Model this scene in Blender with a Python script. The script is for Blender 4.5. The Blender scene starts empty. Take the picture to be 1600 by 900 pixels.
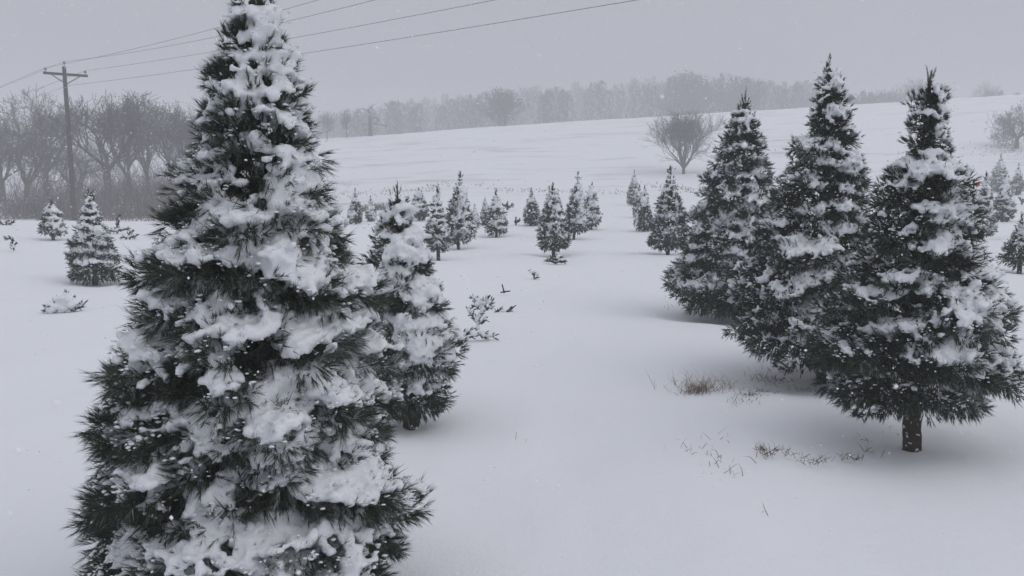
import bpy, math, random, time
import numpy as np
from mathutils import Vector
T0 = time.time()
PI = math.pi
scene = bpy.context.scene
COL = scene.collection

# ------------------------------------------------------------------ camera
EYE = 1.6
PITCH = math.radians(7.5)
F = 1386.0                                   # focal length for a 1600 px wide picture
cam_d = bpy.data.cameras.new("camera")
cam = bpy.data.objects.new("camera", cam_d)
COL.objects.link(cam)
cam.location = (0, 0, EYE)
cam.rotation_euler = (PI / 2 - PITCH, 0, 0)
cam_d.sensor_width = 36
cam_d.lens = 36 * F / 1600
cam_d.clip_start = 0.05
cam_d.clip_end = 2000
cam_d.dof.use_dof = True
cam_d.dof.focus_distance = 5.0
cam_d.dof.aperture_fstop = 10
scene.camera = cam

# ------------------------------------------------------------------ world, sun, exposure
SUN_EL, SUN_AZ = math.radians(48), math.radians(115)      # behind the cloud, to the right
w = bpy.data.worlds.new("World")
scene.world = w
w.use_nodes = True
nt = w.node_tree
for n in list(nt.nodes):
    nt.nodes.remove(n)
N = nt.nodes.new
sky = N('ShaderNodeTexSky'); sky.sky_type = 'NISHITA'; sky.sun_disc = False
sky.sun_elevation = SUN_EL; sky.sun_rotation = SUN_AZ; sky.dust_density = 6; sky.air_density = 1
hs = N('ShaderNodeHueSaturation'); hs.inputs['Saturation'].default_value = 0.12
nt.links.new(sky.outputs[0], hs.inputs['Color'])
tc = N('ShaderNodeTexCoord'); sx = N('ShaderNodeSeparateXYZ')
nt.links.new(tc.outputs['Generated'], sx.inputs[0])
mr = N('ShaderNodeMapRange'); mr.inputs['From Min'].default_value = 0.0; mr.inputs['From Max'].default_value = 0.9
mr.inputs['To Min'].default_value = 0.0; mr.inputs['To Max'].default_value = 1.0
nt.links.new(sx.outputs['Z'], mr.inputs['Value'])
cl = N('ShaderNodeMixRGB')                       # cloud deck: brighter overhead than at the horizon
cl.inputs[1].default_value = (3.05, 3.16, 3.56, 1)
cl.inputs[2].default_value = (7.5, 7.65, 8.4, 1)
nt.links.new(mr.outputs[0], cl.inputs[0])
mx = N('ShaderNodeMixRGB'); mx.inputs[0].default_value = 0.9
nt.links.new(hs.outputs[0], mx.inputs[1]); nt.links.new(cl.outputs[0], mx.inputs[2])
cn = N('ShaderNodeTexNoise'); cn.inputs['Scale'].default_value = 2.2; cn.inputs['Detail'].default_value = 4
nt.links.new(tc.outputs['Generated'], cn.inputs['Vector'])
cm = N('ShaderNodeMapRange'); cm.inputs['To Min'].default_value = .88; cm.inputs['To Max'].default_value = 1.12
nt.links.new(cn.outputs['Fac'], cm.inputs['Value'])
mu = N('ShaderNodeVectorMath'); mu.operation = 'SCALE'
nt.links.new(mx.outputs[0], mu.inputs[0]); nt.links.new(cm.outputs[0], mu.inputs['Scale'])
bg = N('ShaderNodeBackground'); bg.inputs['Strength'].default_value = 0.1
nt.links.new(mu.outputs[0], bg.inputs['Color'])
wo = N('ShaderNodeOutputWorld'); nt.links.new(bg.outputs[0], wo.inputs['Surface'])

sd = bpy.data.lights.new("sun", 'SUN'); sd.energy = 0.55; sd.angle = math.radians(50); sd.color = (1, 0.97, 0.94)
sun = bpy.data.objects.new("sun", sd); COL.objects.link(sun)
dv = Vector((math.sin(SUN_AZ) * math.cos(SUN_EL), math.cos(SUN_AZ) * math.cos(SUN_EL), math.sin(SUN_EL)))
sun.rotation_euler = dv.to_track_quat('Z', 'Y').to_euler()
sun.location = (20, -10, 40)

vs = scene.view_settings
vs.view_transform = 'Standard'; vs.look = 'None'; vs.exposure = 0.0; vs.gamma = 1.0; vs.use_curve_mapping = False
scene.render.engine = 'CYCLES'
cy = scene.cycles
cy.max_bounces = 6; cy.diffuse_bounces = 3; cy.glossy_bounces = 1; cy.transmission_bounces = 2
cy.volume_bounces = 2; cy.transparent_max_bounces = 8
cy.use_denoising = True
cy.denoising_prefilter = 'ACCURATE'
cy.caustics_reflective = False; cy.caustics_refractive = False

# ------------------------------------------------------------------ terrain function and placing
def sstep(a, b, x):
    t = np.clip((x - a) / (b - a), 0, 1)
    return t * t * (3 - 2 * t)

_r = np.random.RandomState(11)
_K = _r.normal(size=(10, 3)); _K /= np.linalg.norm(_K, axis=1)[:, None]
_PH = _r.uniform(0, 6.28, 10)
def noise3(p, s):
    """cheap smooth noise in about -1..1, p (n,3), s = feature size"""
    q = p / s * 3.0
    v = np.zeros(len(p))
    for i in range(10):
        f = 0.7 + 0.17 * i
        v += np.sin(q @ _K[i] * f + _PH[i] + 1.3 * np.sin(q @ _K[(i + 3) % 10] * 0.6 * f + _PH[i - 2]))
    return v / 3.2

WELLS = [(.08, 7.15, .16, .02), (.2, 7.55, .18, .035), (.32, 7.95, .2, .04), (.45, 8.4, .2, .03)]
_w = random.Random(8)
for _i in range(40):
    WELLS.append((_w.uniform(-6, 7), _w.uniform(2.5, 15), _w.uniform(.25, .8), _w.uniform(-.012, .02)))                                     # (x, y, radius, depth) hollows round the trunks
def ground_z(x, y):
    x = np.asarray(x, float); y = np.asarray(y, float)
    z = np.zeros(np.broadcast(x, y).shape)
    dip = sstep(-4, -15, x) * sstep(28.5, 38, y) * (1 - 0.8 * sstep(55, 80, y))
    z = z - 1.3 * dip
    ridge = np.clip(7.2 + (x + 20) * 0.060, 3.0, 14.5)
    hill = ridge * (0.35 * np.clip((y - 64) / 70, 0, 1) + 0.65 * sstep(62, 136, y))
    hill = hill - 3.2 * sstep(138, 190, y)
    z = z + hill * (y > 62)
    z = z + 0.018 * np.sin(x * 1.1 + 0.6 * y) * np.sin(y * 0.8 + 1.7) + 0.012 * np.sin(x * 2.7 - y * 1.9 + 1)
    z = z + 0.05 * np.sin(x * 0.31 + 2) * np.sin(y * 0.23) * sstep(8, 20, y)
    for (wx, wy, wr, wd) in WELLS:
        d2 = ((x - wx) / wr) ** 2 + ((y - wy) / wr) ** 2
        z = z - wd * np.exp(-d2 * 1.4) + wd * 0.25 * np.exp(-(np.sqrt(d2) - 1.5) ** 2 * 4)
    return z

CP, SP = math.cos(PITCH), math.sin(PITCH)
def ray(px, py):
    a = (px - 800) / F; b = (450 - py) / F
    return np.array([a, CP + b * SP, b * CP - SP])
def hit(px, py):
    """where the line of sight through a picture point meets the ground"""
    d = ray(px, py)
    ts = np.concatenate([np.linspace(1, 40, 800), np.linspace(40, 300, 1600)])
    x = d[0] * ts; y = d[1] * ts; z = EYE + d[2] * ts
    below = z < ground_z(x, y)
    if not below.any():
        i = len(ts) - 1
    else:
        i = int(np.argmax(below))
    return float(x[i]), float(y[i]), float(ground_z(x[i], y[i]))
def on_plane(px, py, Y):
    d = ray(px, py); t = Y / d[1]
    return d[0] * t, EYE + d[2] * t

# ------------------------------------------------------------------ materials
def new_mat(name):
    m = bpy.data.materials.new(name); m.use_nodes = True
    nt = m.node_tree; b = nt.nodes['Principled BSDF']
    return m, nt, b
def node(nt, t, **kw):
    n = nt.nodes.new(t)
    for k, v in kw.items():
        if k.startswith('i_'):
            n.inputs[k[2:].replace('_', ' ')].default_value = v
        else:
            setattr(n, k, v)
    return n

def mat_snow(name, col, fine, bump, patches=False):
    m, nt, b = new_mat(name)
    b.inputs['Roughness'].default_value = 0.75
    b.inputs['Specular IOR Level'].default_value = 0.15
    tc = node(nt, 'ShaderNodeTexCoord')
    n1 = node(nt, 'ShaderNodeTexNoise', i_Scale=fine, i_Detail=6.0, i_Roughness=0.65)
    nt.links.new(tc.outputs['Object'], n1.inputs['Vector'])
    n2 = node(nt, 'ShaderNodeTexNoise', i_Scale=fine * 0.06, i_Detail=3.0)
    nt.links.new(tc.outputs['Object'], n2.inputs['Vector'])
    add = node(nt, 'ShaderNodeMath', operation='MULTIPLY_ADD'); add.inputs[1].default_value = 3.0
    nt.links.new(n2.outputs['Fac'], add.inputs[0]); nt.links.new(n1.outputs['Fac'], add.inputs[2])
    bp = node(nt, 'ShaderNodeBump', i_Strength=bump, i_Distance=0.01)
    nt.links.new(add.outputs[0], bp.inputs['Height']); nt.links.new(bp.outputs[0], b.inputs['Normal'])
    cr = node(nt, 'ShaderNodeMixRGB')
    cr.inputs[1].default_value = (col[0] * .95, col[1] * .955, col[2] * .97, 1); cr.inputs[2].default_value = (*col, 1)
    nt.links.new(n1.outputs['Fac'], cr.inputs[0])
    last = cr.outputs[0]
    if patches:
        # dead grass coming through thin snow on the far slope
        geo = node(nt, 'ShaderNodeNewGeometry'); sp = node(nt, 'ShaderNodeSeparateXYZ')
        nt.links.new(geo.outputs['Position'], sp.inputs[0])
        mp = node(nt, 'ShaderNodeMapping'); mp.inputs['Scale'].default_value = (0.10, 0.42, 0.1)
        nt.links.new(geo.outputs['Position'], mp.inputs['Vector'])
        g = node(nt, 'ShaderNodeTexNoise', i_Scale=1.0, i_Detail=8.0, i_Roughness=0.72)
        nt.links.new(mp.outputs[0], g.inputs['Vector'])
        r = node(nt, 'ShaderNodeMapRange'); r.inputs['From Min'].default_value = 0.53; r.inputs['From Max'].default_value = 0.70
        nt.links.new(g.outputs['Fac'], r.inputs['Value'])
        far = node(nt, 'ShaderNodeMapRange'); far.inputs['From Min'].default_value = 50; far.inputs['From Max'].default_value = 66
        nt.links.new(sp.outputs['Y'], far.inputs['Value'])
        mu = node(nt, 'ShaderNodeMath', operation='MULTIPLY'); nt.links.new(r.outputs[0], mu.inputs[0]); nt.links.new(far.outputs[0], mu.inputs[1])
        mu2 = node(nt, 'ShaderNodeMath', operation='MULTIPLY'); mu2.inputs[1].default_value = 0.6
        nt.links.new(mu.outputs[0], mu2.inputs[0])
        gm = node(nt, 'ShaderNodeMixRGB'); gm.inputs[2].default_value = (.20, .18, .17, 1)
        nt.links.new(mu2.outputs[0], gm.inputs[0]); nt.links.new(last, gm.inputs[1]); last = gm.outputs[0]
    nt.links.new(last, b.inputs['Base Color'])
    return m
M_SNOWG = mat_snow('ground_snow', (.80, .815, .84), 60.0, 0.5, True)
M_SNOW = mat_snow('tree_snow', (.80, .815, .84), 70.0, 0.6)

def mat_tint(name, stops, rough=0.6, snow_up=0.0, spec=0.3):
    """colour by the 'tint' attribute each needle or twig carries; snow_up = snow lying on upward faces"""
    m, nt, b = new_mat(name)
    b.inputs['Roughness'].default_value = rough
    b.inputs['Specular IOR Level'].default_value = spec
    at = node(nt, 'ShaderNodeAttribute', attribute_name='tint')
    cr = node(nt, 'ShaderNodeValToRGB')
    el = cr.color_ramp.elements
    el[0].position = stops[0][0]; el[0].color = (*stops[0][1], 1)
    el[1].position = stops[-1][0]; el[1].color = (*stops[-1][1], 1)
    for p, c in stops[1:-1]:
        e = el.new(p); e.color = (*c, 1)
    nt.links.new(at.outputs['Fac'], cr.inputs[0])
    last = cr.outputs[0]
    if snow_up > 0:
        geo = node(nt, 'ShaderNodeNewGeometry'); sp = node(nt, 'ShaderNodeSeparateXYZ')
        nt.links.new(geo.outputs['Normal'], sp.inputs[0])
        r = node(nt, 'ShaderNodeMapRange'); r.inputs['From Min'].default_value = 0.35; r.inputs['From Max'].default_value = 0.75
        nt.links.new(sp.outputs['Z'], r.inputs['Value'])
        nz = node(nt, 'ShaderNodeTexNoise', i_Scale=3.0, i_Detail=2.0)
        nt.links.new(geo.outputs['Position'], nz.inputs['Vector'])
        mu = node(nt, 'ShaderNodeMath', operation='MULTIPLY'); nt.links.new(r.outputs[0], mu.inputs[0]); nt.links.new(nz.outputs['Fac'], mu.inputs[1])
        mu2 = node(nt, 'ShaderNodeMath', operation='MULTIPLY'); mu2.inputs[1].default_value = snow_up * 1.6; mu2.use_clamp = True
        nt.links.new(mu.outputs[0], mu2.inputs[0])
        mm = node(nt, 'ShaderNodeMixRGB'); mm.inputs[2].default_value = (.8, .81, .84, 1)
        nt.links.new(mu2.outputs[0], mm.inputs[0]); nt.links.new(last, mm.inputs[1]); last = mm.outputs[0]
    nt.links.new(last, b.inputs['Base Color'])
    return m
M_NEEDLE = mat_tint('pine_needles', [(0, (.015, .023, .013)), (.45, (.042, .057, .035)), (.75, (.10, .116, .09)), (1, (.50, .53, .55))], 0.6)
M_CEDAR = mat_tint('far_foliage', [(0, (.025, .03, .024)), (1, (.07, .075, .065))], 0.8, 0.25)
M_TWIG = mat_tint('bare_twigs', [(0, (.025, .02, .02)), (1, (.075, .06, .06))], 0.85, 0.3)
M_GRASS = mat_tint('dry_grass', [(0, (.07, .05, .035)), (.6, (.22, .16, .10)), (1, (.38, .31, .20))], 0.8)
M_BRUSH = mat_tint('brush', [(0, (.05, .04, .04)), (.7, (.13, .10, .09)), (1, (.3, .27, .25))], 0.9, 0.2)

def mat_bark(name, c1, c2, scale, snow=0.0):
    m, nt, b = new_mat(name)
    b.inputs['Roughness'].default_value = 0.9
    b.inputs['Specular IOR Level'].default_value = 0.1
    tc = node(nt, 'ShaderNodeTexCoord'); mp = node(nt, 'ShaderNodeMapping'); mp.inputs['Scale'].default_value = (1, 1, .35)
    nt.links.new(tc.outputs['Object'], mp.inputs[0])
    n1 = node(nt, 'ShaderNodeTexNoise', i_Scale=scale, i_Detail=8.0, i_Roughness=.7)
    v = node(nt, 'ShaderNodeTexVoronoi', i_Scale=scale * .8)
    nt.links.new(mp.outputs[0], n1.inputs['Vector']); nt.links.new(mp.outputs[0], v.inputs['Vector'])
    mxx = node(nt, 'ShaderNodeMixRGB'); mxx.inputs[1].default_value = (*c1, 1); mxx.inputs[2].default_value = (*c2, 1)
    nt.links.new(n1.outputs['Fac'], mxx.inputs[0])
    last = mxx.outputs[0]
    if snow > 0:
        n3 = node(nt, 'ShaderNodeTexNoise', i_Scale=scale * .6, i_Detail=5.0)
        nt.links.new(tc.outputs['Object'], n3.inputs['Vector'])
        r = node(nt, 'ShaderNodeMapRange'); r.inputs['From Min'].default_value = .62 - .1 * snow; r.inputs['From Max'].default_value = .68 - .1 * snow
        nt.links.new(n3.outputs['Fac'], r.inputs['Value'])
        mm = node(nt, 'ShaderNodeMixRGB'); mm.inputs[2].default_value = (.78, .79, .82, 1)
        nt.links.new(r.outputs[0], mm.inputs[0]); nt.links.new(last, mm.inputs[1]); last = mm.outputs[0]
    nt.links.new(last, b.inputs['Base Color'])
    bp = node(nt, 'ShaderNodeBump', i_Strength=.9, i_Distance=.012)
    nt.links.new(v.outputs['Distance'], bp.inputs['Height']); nt.links.new(bp.outputs[0], b.inputs['Normal'])
    return m
M_BARK = mat_bark('pine_bark', (.035, .026, .022), (.085, .065, .055), 45, .15)
M_POLE = mat_bark('creosoted_pole', (.022, .014, .014), (.050, .030, .030), 14, 0)
M_METAL, _, _b = new_mat('dark_metal'); _b.inputs['Base Color'].default_value = (.05, .05, .055, 1); _b.inputs['Roughness'].default_value = .6
M_INS, _, _b = new_mat('insulator_glaze'); _b.inputs['Base Color'].default_value = (.07, .06, .07, 1); _b.inputs['Roughness'].default_value = .3
M_RIB, _nt, _b = new_mat('orange_ribbon'); _b.inputs['Roughness'].default_value = .5
_n = node(_nt, 'ShaderNodeTexNoise', i_Scale=20.0); _m = node(_nt, 'ShaderNodeMixRGB'); _m.inputs[1].default_value = (.75, .10, .05, 1); _m.inputs[2].default_value = (.9, .2, .13, 1)
_nt.links.new(_n.outputs['Fac'], _m.inputs[0]); _nt.links.new(_m.outputs[0], _b.inputs['Base Color'])
M_FLAKE, _, _b = new_mat('snowflake'); _b.inputs['Base Color'].default_value = (.95, .95, .97, 1); _b.inputs['Roughness'].default_value = .8

# ------------------------------------------------------------------ mesh helpers
def mesh_from(name, verts, faces, k, mat, tint=None, smooth=False):
    """verts (n,3), faces (m,k) all of one size"""
    me = bpy.data.meshes.new(name)
    verts = np.ascontiguousarray(verts, np.float32); faces = np.ascontiguousarray(faces, np.int32)
    me.vertices.add(len(verts)); me.vertices.foreach_set('co', verts.ravel())
    me.loops.add(faces.size); me.loops.foreach_set('vertex_index', faces.ravel())
    me.polygons.add(len(faces))
    me.polygons.foreach_set('loop_start', np.arange(0, faces.size, k, dtype=np.int32))
    if smooth:
        me.polygons.foreach_set('use_smooth', np.ones(len(faces), bool))
    me.update(calc_edges=True)
    if tint is not None:
        a = me.attributes.new('tint', 'FLOAT', 'POINT'); a.data.foreach_set('value', np.ascontiguousarray(tint, np.float32))
    me.materials.append(mat)
    return me
def link(name, data, parent=None, loc=None, **props):
    o = bpy.data.objects.new(name, data); COL.objects.link(o)
    if parent is not None: o.parent = parent
    if loc is not None: o.location = loc
    for k, v in props.items():
        if v is not None: o[k] = v
    return o
def thing(name, label, cat, loc, group=None, rz=0.0, data=None):
    o = link(name, data, None, loc, label=label, category=cat, group=group)
    o.rotation_euler.z = rz
    return o
def copy_tree(o, parent=None):
    c = o.copy(); COL.objects.link(c)
    if parent is not None: c.parent = parent
    for ch in list(o.children):
        copy_tree(ch, c)
    return c

def norm(v):
    return v / np.maximum(np.linalg.norm(v, axis=-1, keepdims=True), 1e-9)

def tubes(p0, p1, r0, r1, k=3):
    """k-sided open prisms along segments -> verts, quads"""
    p0 = np.asarray(p0, float); p1 = np.asarray(p1, float)
    r0 = np.asarray(r0, float); r1 = np.asarray(r1, float)
    d = norm(p1 - p0)
    ref = np.where(np.abs(d[:, 2:3]) > .9, np.array([[1., 0, 0]]), np.array([[0, 0, 1.]]))
    u = norm(np.cross(d, ref)); v = np.cross(d, u)
    n = len(p0)
    V = np.zeros((n, 2 * k, 3))
    for j in range(k):
        a = 2 * PI * j / k
        off = u * math.cos(a) + v * math.sin(a)
        V[:, j] = p0 + off * r0[:, None]
        V[:, k + j] = p1 + off * r1[:, None]
    Fc = np.array([[j, (j + 1) % k, k + (j + 1) % k, k + j] for j in range(k)])
    faces = (Fc[None] + (np.arange(n) * 2 * k)[:, None, None]).reshape(-1, 4)
    return V.reshape(-1, 3), faces

def curve_tube(pts, rad, k=8, rng=None, rough=0.0):
    """one continuous tube through points, closed at the ends with a small cap"""
    pts = np.asarray(pts, float); n = len(pts)
    t = np.gradient(pts, axis=0); t = norm(t)
    ref = np.array([1., 0, 0]) if abs(t[0, 2]) > .8 else np.array([0, 0, 1.])
    V = []
    for i in range(n):
        u = norm(np.cross(t[i], ref)); v = np.cross(t[i], u)
        for j in range(k):
            a = 2 * PI * j / k
            r = rad[i] * (1 + (rng.uniform(-rough, rough) if rng is not None else 0))
            V.append(pts[i] + (u * math.cos(a) + v * math.sin(a)) * r)
    Fq = []
    for i in range(n - 1):
        for j in range(k):
            Fq.append((i * k + j, i * k + (j + 1) % k, (i + 1) * k + (j + 1) % k, (i + 1) * k + j))
    V.append(pts[0]); V.append(pts[-1])
    a, b = len(V) - 2, len(V) - 1
    for j in range(0, k):
        Fq.append((a, (j + 1) % k, j, j)) if False else None
    return np.array(V), np.array(Fq)

# low icosphere
def ico(sub):
    t = (1 + 5 ** .5) / 2
    v = [(-1, t, 0), (1, t, 0), (-1, -t, 0), (1, -t, 0), (0, -1, t), (0, 1, t), (0, -1, -t), (0, 1, -t), (t, 0, -1), (t, 0, 1), (-t, 0, -1), (-t, 0, 1)]
    f = [(0, 11, 5), (0, 5, 1), (0, 1, 7), (0, 7, 10), (0, 10, 11), (1, 5, 9), (5, 11, 4), (11, 10, 2), (10, 7, 6), (7, 1, 8), (3, 9, 4), (3, 4, 2), (3, 2, 6), (3, 6, 8), (3, 8, 9), (4, 9, 5), (2, 4, 11), (6, 2, 10), (8, 6, 7), (9, 8, 1)]
    return norm(np.array(v, float)), np.array(f)
ICO_V, ICO_F = ico(0)
def blobs(P, R, flat=1.0, rng=None, jit=0.0):
    n = len(P)
    V = np.repeat(ICO_V[None], n, 0)
    if rng is not None and jit > 0:
        V = V * (1 + rng.uniform(-jit, jit, (n, 12, 1)))
    R = np.asarray(R)
    if R.ndim == 1: R = np.stack([R, R, R * flat], 1)
    V = V * R[:, None, :] + P[:, None, :]
    Fa = ICO_F[None] + (np.arange(n) * 12)[:, None, None]
    return V.reshape(-1, 3), Fa.reshape(-1, 3)

def needles(P, D, L, n, nl, wd, rng, tint, spread=(.15, .60)):
    """needle tufts: shoots at P along D of stem length L, n needles each of length nl, base width wd -> triangles"""
    ns = len(P)
    if ns == 0:
        return np.zeros((0, 3)), np.zeros(0)
    P = np.repeat(P, n, 0); D = np.repeat(D, n, 0); L = np.repeat(L, n)[:, None]
    t = rng.uniform(0.0, 1, (ns * n, 1))
    nv = rng.normal(size=(ns * n, 3)); nv = norm(nv - D * np.sum(nv * D, 1, keepdims=True))
    th = rng.uniform(spread[0], spread[1], (ns * n, 1)) * (1.25 - .75 * t)
    nd = norm(D * np.cos(th) + nv * np.sin(th) + np.array([0, 0, -.06]))
    base = P + D * L * t
    ln = (np.repeat(nl, n)[:, None] if np.ndim(nl) else nl) * rng.uniform(.65, 1.15, (ns * n, 1))
    side = norm(np.cross(nd, rng.normal(size=(ns * n, 3)))) * (wd * .5)
    V = np.stack([base - side, base + side, base + nd * ln], 1).reshape(-1, 3)
    tt = np.repeat(np.repeat(tint, n) + rng.normal(0, .13, ns * n), 3)
    return V, np.clip(tt, 0, 1)

def remesh(V, Fa, voxel, smooth_it, name):
    me = bpy.data.meshes.new('tmp')
    V = np.ascontiguousarray(V, np.float32); Fa = np.ascontiguousarray(Fa, np.int32)
    me.vertices.add(len(V)); me.vertices.foreach_set('co', V.ravel())
    me.loops.add(Fa.size); me.loops.foreach_set('vertex_index', Fa.ravel())
    me.polygons.add(len(Fa)); me.polygons.foreach_set('loop_start', np.arange(0, Fa.size, 3, dtype=np.int32))
    me.update(calc_edges=True)
    o = bpy.data.objects.new('tmp', me); COL.objects.link(o)
    m = o.modifiers.new('r', 'REMESH'); m.mode = 'VOXEL'; m.voxel_size = voxel; m.use_smooth_shade = True
    s = o.modifiers.new('s', 'SMOOTH'); s.factor = .5; s.iterations = smooth_it
    dg = bpy.context.evaluated_depsgraph_get(); dg.update()
    out = bpy.data.meshes.new_from_object(o.evaluated_get(dg))
    bpy.data.objects.remove(o); bpy.data.meshes.remove(me)
    out.name = name
    return out

STATS = []
# ------------------------------------------------------------------ the pines
def pine_parts(H, zs, rl, rr, D, seed, snow=.6, wind=0.9, tier=.20, padw=.28, trunk_r=.045, cx=None, bare=0.2,
               leader=.16, droop=.45, lean=0.0, quality=1.0, lump=1.0, fill=1.0, top_r=.0, rim=1.1, topb=-.05, zj=.09, pillow=1.0):
    """crown, snow and trunk meshes of one sheared pine, base at the origin.
    zs/rl/rr: height, reach to the left (-x) and reach to the right (+x) of the outline."""
    rng = np.random.RandomState(seed)
    zs = np.asarray(zs, float); rl = np.asarray(rl, float); rr = np.asarray(rr, float)
    def axis_x(z): return (np.interp(z, zs, cx) if cx is not None else np.zeros_like(z)) + lean * z
    def Rf(z, az):
        l = np.interp(z, zs, rl, left=0, right=.01); r = np.interp(z, zs, rr, left=0, right=.01)
        c = np.cos(az); m = (l + r) / 2
        return np.where(c > 0, m + (r - m) * c * c, m + (l - m) * c * c)
    px = D / 887.0
    if D > 12: snow = snow - .10
    nw = max(.0021, px * .60)
    lod = max(1.0, D / 3.2)
    spac = .0285 * lod ** .42 / math.sqrt(quality)
    nn = int(max(8, 20 / lod ** .4))
    nlen = .041 if D < 9 else .048
    zb, zt = zs[0], zs[-1]
    pads = []
    z = zb + tier * .3
    while z < zt - leader * .5:
        Rm = float(np.mean(Rf(np.array([z] * 4), np.array([0, PI / 2, PI, 1.5 * PI]))))
        tp = tier * (.55 + .45 * min(1, Rm / .35))
        pw = padw * (.35 + .65 * min(1, Rm / .4))
        n = max(3, int(round(2 * PI * Rm * .86 / pw)))
        off = rng.uniform(0, 6.28); zjj = zj + .25 * max(0, 1 - (z - zb) / .25)
        ph = rng.uniform(0, 6.28)
        for i in range(n):
            az = off + 2 * PI * (i + rng.uniform(-.28, .28)) / n
            zz = z + rng.normal(0, tp * zjj) + tp * (.20 * math.sin(az * 2 + ph) + .14 * math.sin(az * 5 + ph * 3))
            R = float(Rf(np.array([zz]), np.array([az]))[0]) * rng.uniform(.80, 1.08)
            a = pw * .72 * rng.uniform(.75, 1.4)
            b = min(.24, .62 * R + .01) * rng.uniform(.85, 1.15)
            c = tp * rng.uniform(.32, .44)
            pads.append((az, zz, max(R, .02), a, b, c, rng.uniform(.12, droop + .1)))
        z += tp * rng.uniform(.85, 1.12)
    PD = np.array(pads)
    np_ = len(PD)
    az, pz, pR, pa, pb, pc, pdp = PD.T
    rad = np.stack([np.cos(az), np.sin(az), 0 * az], 1)
    tan = np.stack([-np.sin(az), np.cos(az), 0 * az], 1)
    dr = np.stack([np.cos(pdp), np.sin(pdp)], 1)
    rad2 = rad * dr[:, :1] + np.array([0, 0, -1.]) * dr[:, 1:2]
    up2 = rad * dr[:, 1:2] + np.array([0, 0, 1.]) * dr[:, :1]
    Cc = rad * (pR - pb * .85)[:, None] + np.stack([axis_x(pz), 0 * pz, pz], 1)
    area = PI * (pa * pb + pa * pc + pb * pc) * 1.6
    def sample(dens_spacing, top=False):
        cnt = np.maximum(2, (area / dens_spacing ** 2).astype(int))
        idx = np.repeat(np.arange(np_), cnt)
        u = norm(rng.normal(size=(len(idx), 3)))
        if top: u[:, 2] = np.abs(u[:, 2])
        keep = u[:, 1] > (-.35 if not top else -.8)
        idx = idx[keep]; u = u[keep]
        p = Cc[idx] + tan[idx] * (u[:, 0] * pa[idx])[:, None] + rad2[idx] * (u[:, 1] * pb[idx])[:, None] + up2[idx] * (u[:, 2] * pc[idx])[:, None]
        nrm = norm(tan[idx] * (u[:, 0] / pa[idx])[:, None] + rad2[idx] * (u[:, 1] / pb[idx])[:, None] + up2[idx] * (u[:, 2] / pc[idx])[:, None])
        p = p + nrm * (noise3(p + seed, .11)[:, None] * .022 * lump)
        rh = np.hypot(p[:, 0] - axis_x(p[:, 2]), p[:, 1])
        a2 = np.arctan2(p[:, 1], p[:, 0] - axis_x(p[:, 2]))
        fr = rh / np.maximum(Rf(p[:, 2], a2), .02)
        frup = rh / np.maximum(Rf(p[:, 2] + tier * .8, a2), .02)
        return idx, u, p, nrm, rh, a2, fr, frup
    # how much snow lies at a point
    def cover(p, nrm, a2, frup, uy):
        wnd = np.cos(a2 + .25) * wind
        top = np.clip((p[:, 2] - (zt - .8)) / .6, 0, 1)
        c = nrm[:, 2] * 1.7 - 1.08 + 1.0 * (snow - .5) + .30 * wnd + .20 * noise3(p + 3 * seed, .17 * (lod ** .2)) + .22 * noise3(p, .050 * lod ** .3) + .24 * noise3(p + 5, .026 * lod ** .3)
        c = c - 1.5 * np.clip(.88 - frup, 0, 1) + topb * top - (.22 if D < 4 else .08) * np.clip(1 - (p[:, 2] - zb) / .55, 0, 1) - rim * np.clip(uy - .45, 0, 1)
        return c
    # shoots
    idx, u, p, nrm, rh, a2, fr, frup = sample(spac)
    k = (fr > .5) & (p[:, 2] > zb - .06)
    idx, u, p, nrm, a2, frup = idx[k], u[k], p[k], nrm[k], a2[k], frup[k]
    cv = cover(p, nrm, a2, frup, u[:, 1])
    back = np.sin(a2) > .35                      # the far side of the tree carries fewer needles
    drop = ((cv > .3) & (rng.rand(len(p)) > .62)) | (back & (rng.rand(len(p)) > .4))
    p, nrm, a2, cv, uu = p[~drop], nrm[~drop], a2[~drop], cv[~drop], u[~drop]
    rh_ = np.stack([np.cos(a2), np.sin(a2), 0 * a2], 1)
    low = np.clip(-uu[:, 2], 0, 1)[:, None]
    lowz = np.clip(1 - (p[:, 2:3] - zb) / .35, 0, 1)
    topz = np.clip((p[:, 2:3] - (zt - .7)) / .7, 0, 1)
    sd_ = norm(nrm * (.75 - .3 * topz) + rh_ * (.55 - .2 * topz) + np.array([0, 0, 1.]) * (.30 + .9 * topz - .75 * low - .5 * lowz) + rng.normal(0, .24, (len(p), 3)))
    L = rng.uniform(.03, .082, len(p)) * (.8 if D < 9 else 1.0) * (1 - .4 * topz[:, 0])
    L = np.where(cv > .3, L * .9, L)
    slim = np.clip(Rf(p[:, 2], a2) / .22, .75, 1)
    L = L * slim
    shoot_p, shoot_d, shoot_L, shoot_c, shoot_a = p, sd_, L, cv, a2
    ti = .30 + .22 * noise3(p, .3) + .25 * np.clip(cv + .5, 0, 1) * rng.rand(len(p))
    ti = np.where(rng.rand(len(p)) < .22 + .20 * snow, ti + .42 * rng.rand(len(p)) + .1, ti)
    Vn, tn = needles(p - sd_ * (.045 - .03 * slim)[:, None], sd_, L, nn, nlen * (.35 + .65 * slim), nw, rng, ti)
    # leader: a few upright shoots on top
    tip = np.array([float(axis_x(np.array([zt]))[0]), 0, zt])
    nl_ = 12
    lp = tip + np.stack([rng.normal(0, .012 + top_r * .5, nl_), rng.normal(0, .012 + top_r * .5, nl_), rng.uniform(-leader * 1.3, -.04, nl_)], 1)
    ld = norm(np.stack([rng.normal(0, .2, nl_), rng.normal(0, .2, nl_), np.ones(nl_)], 1))
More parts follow.
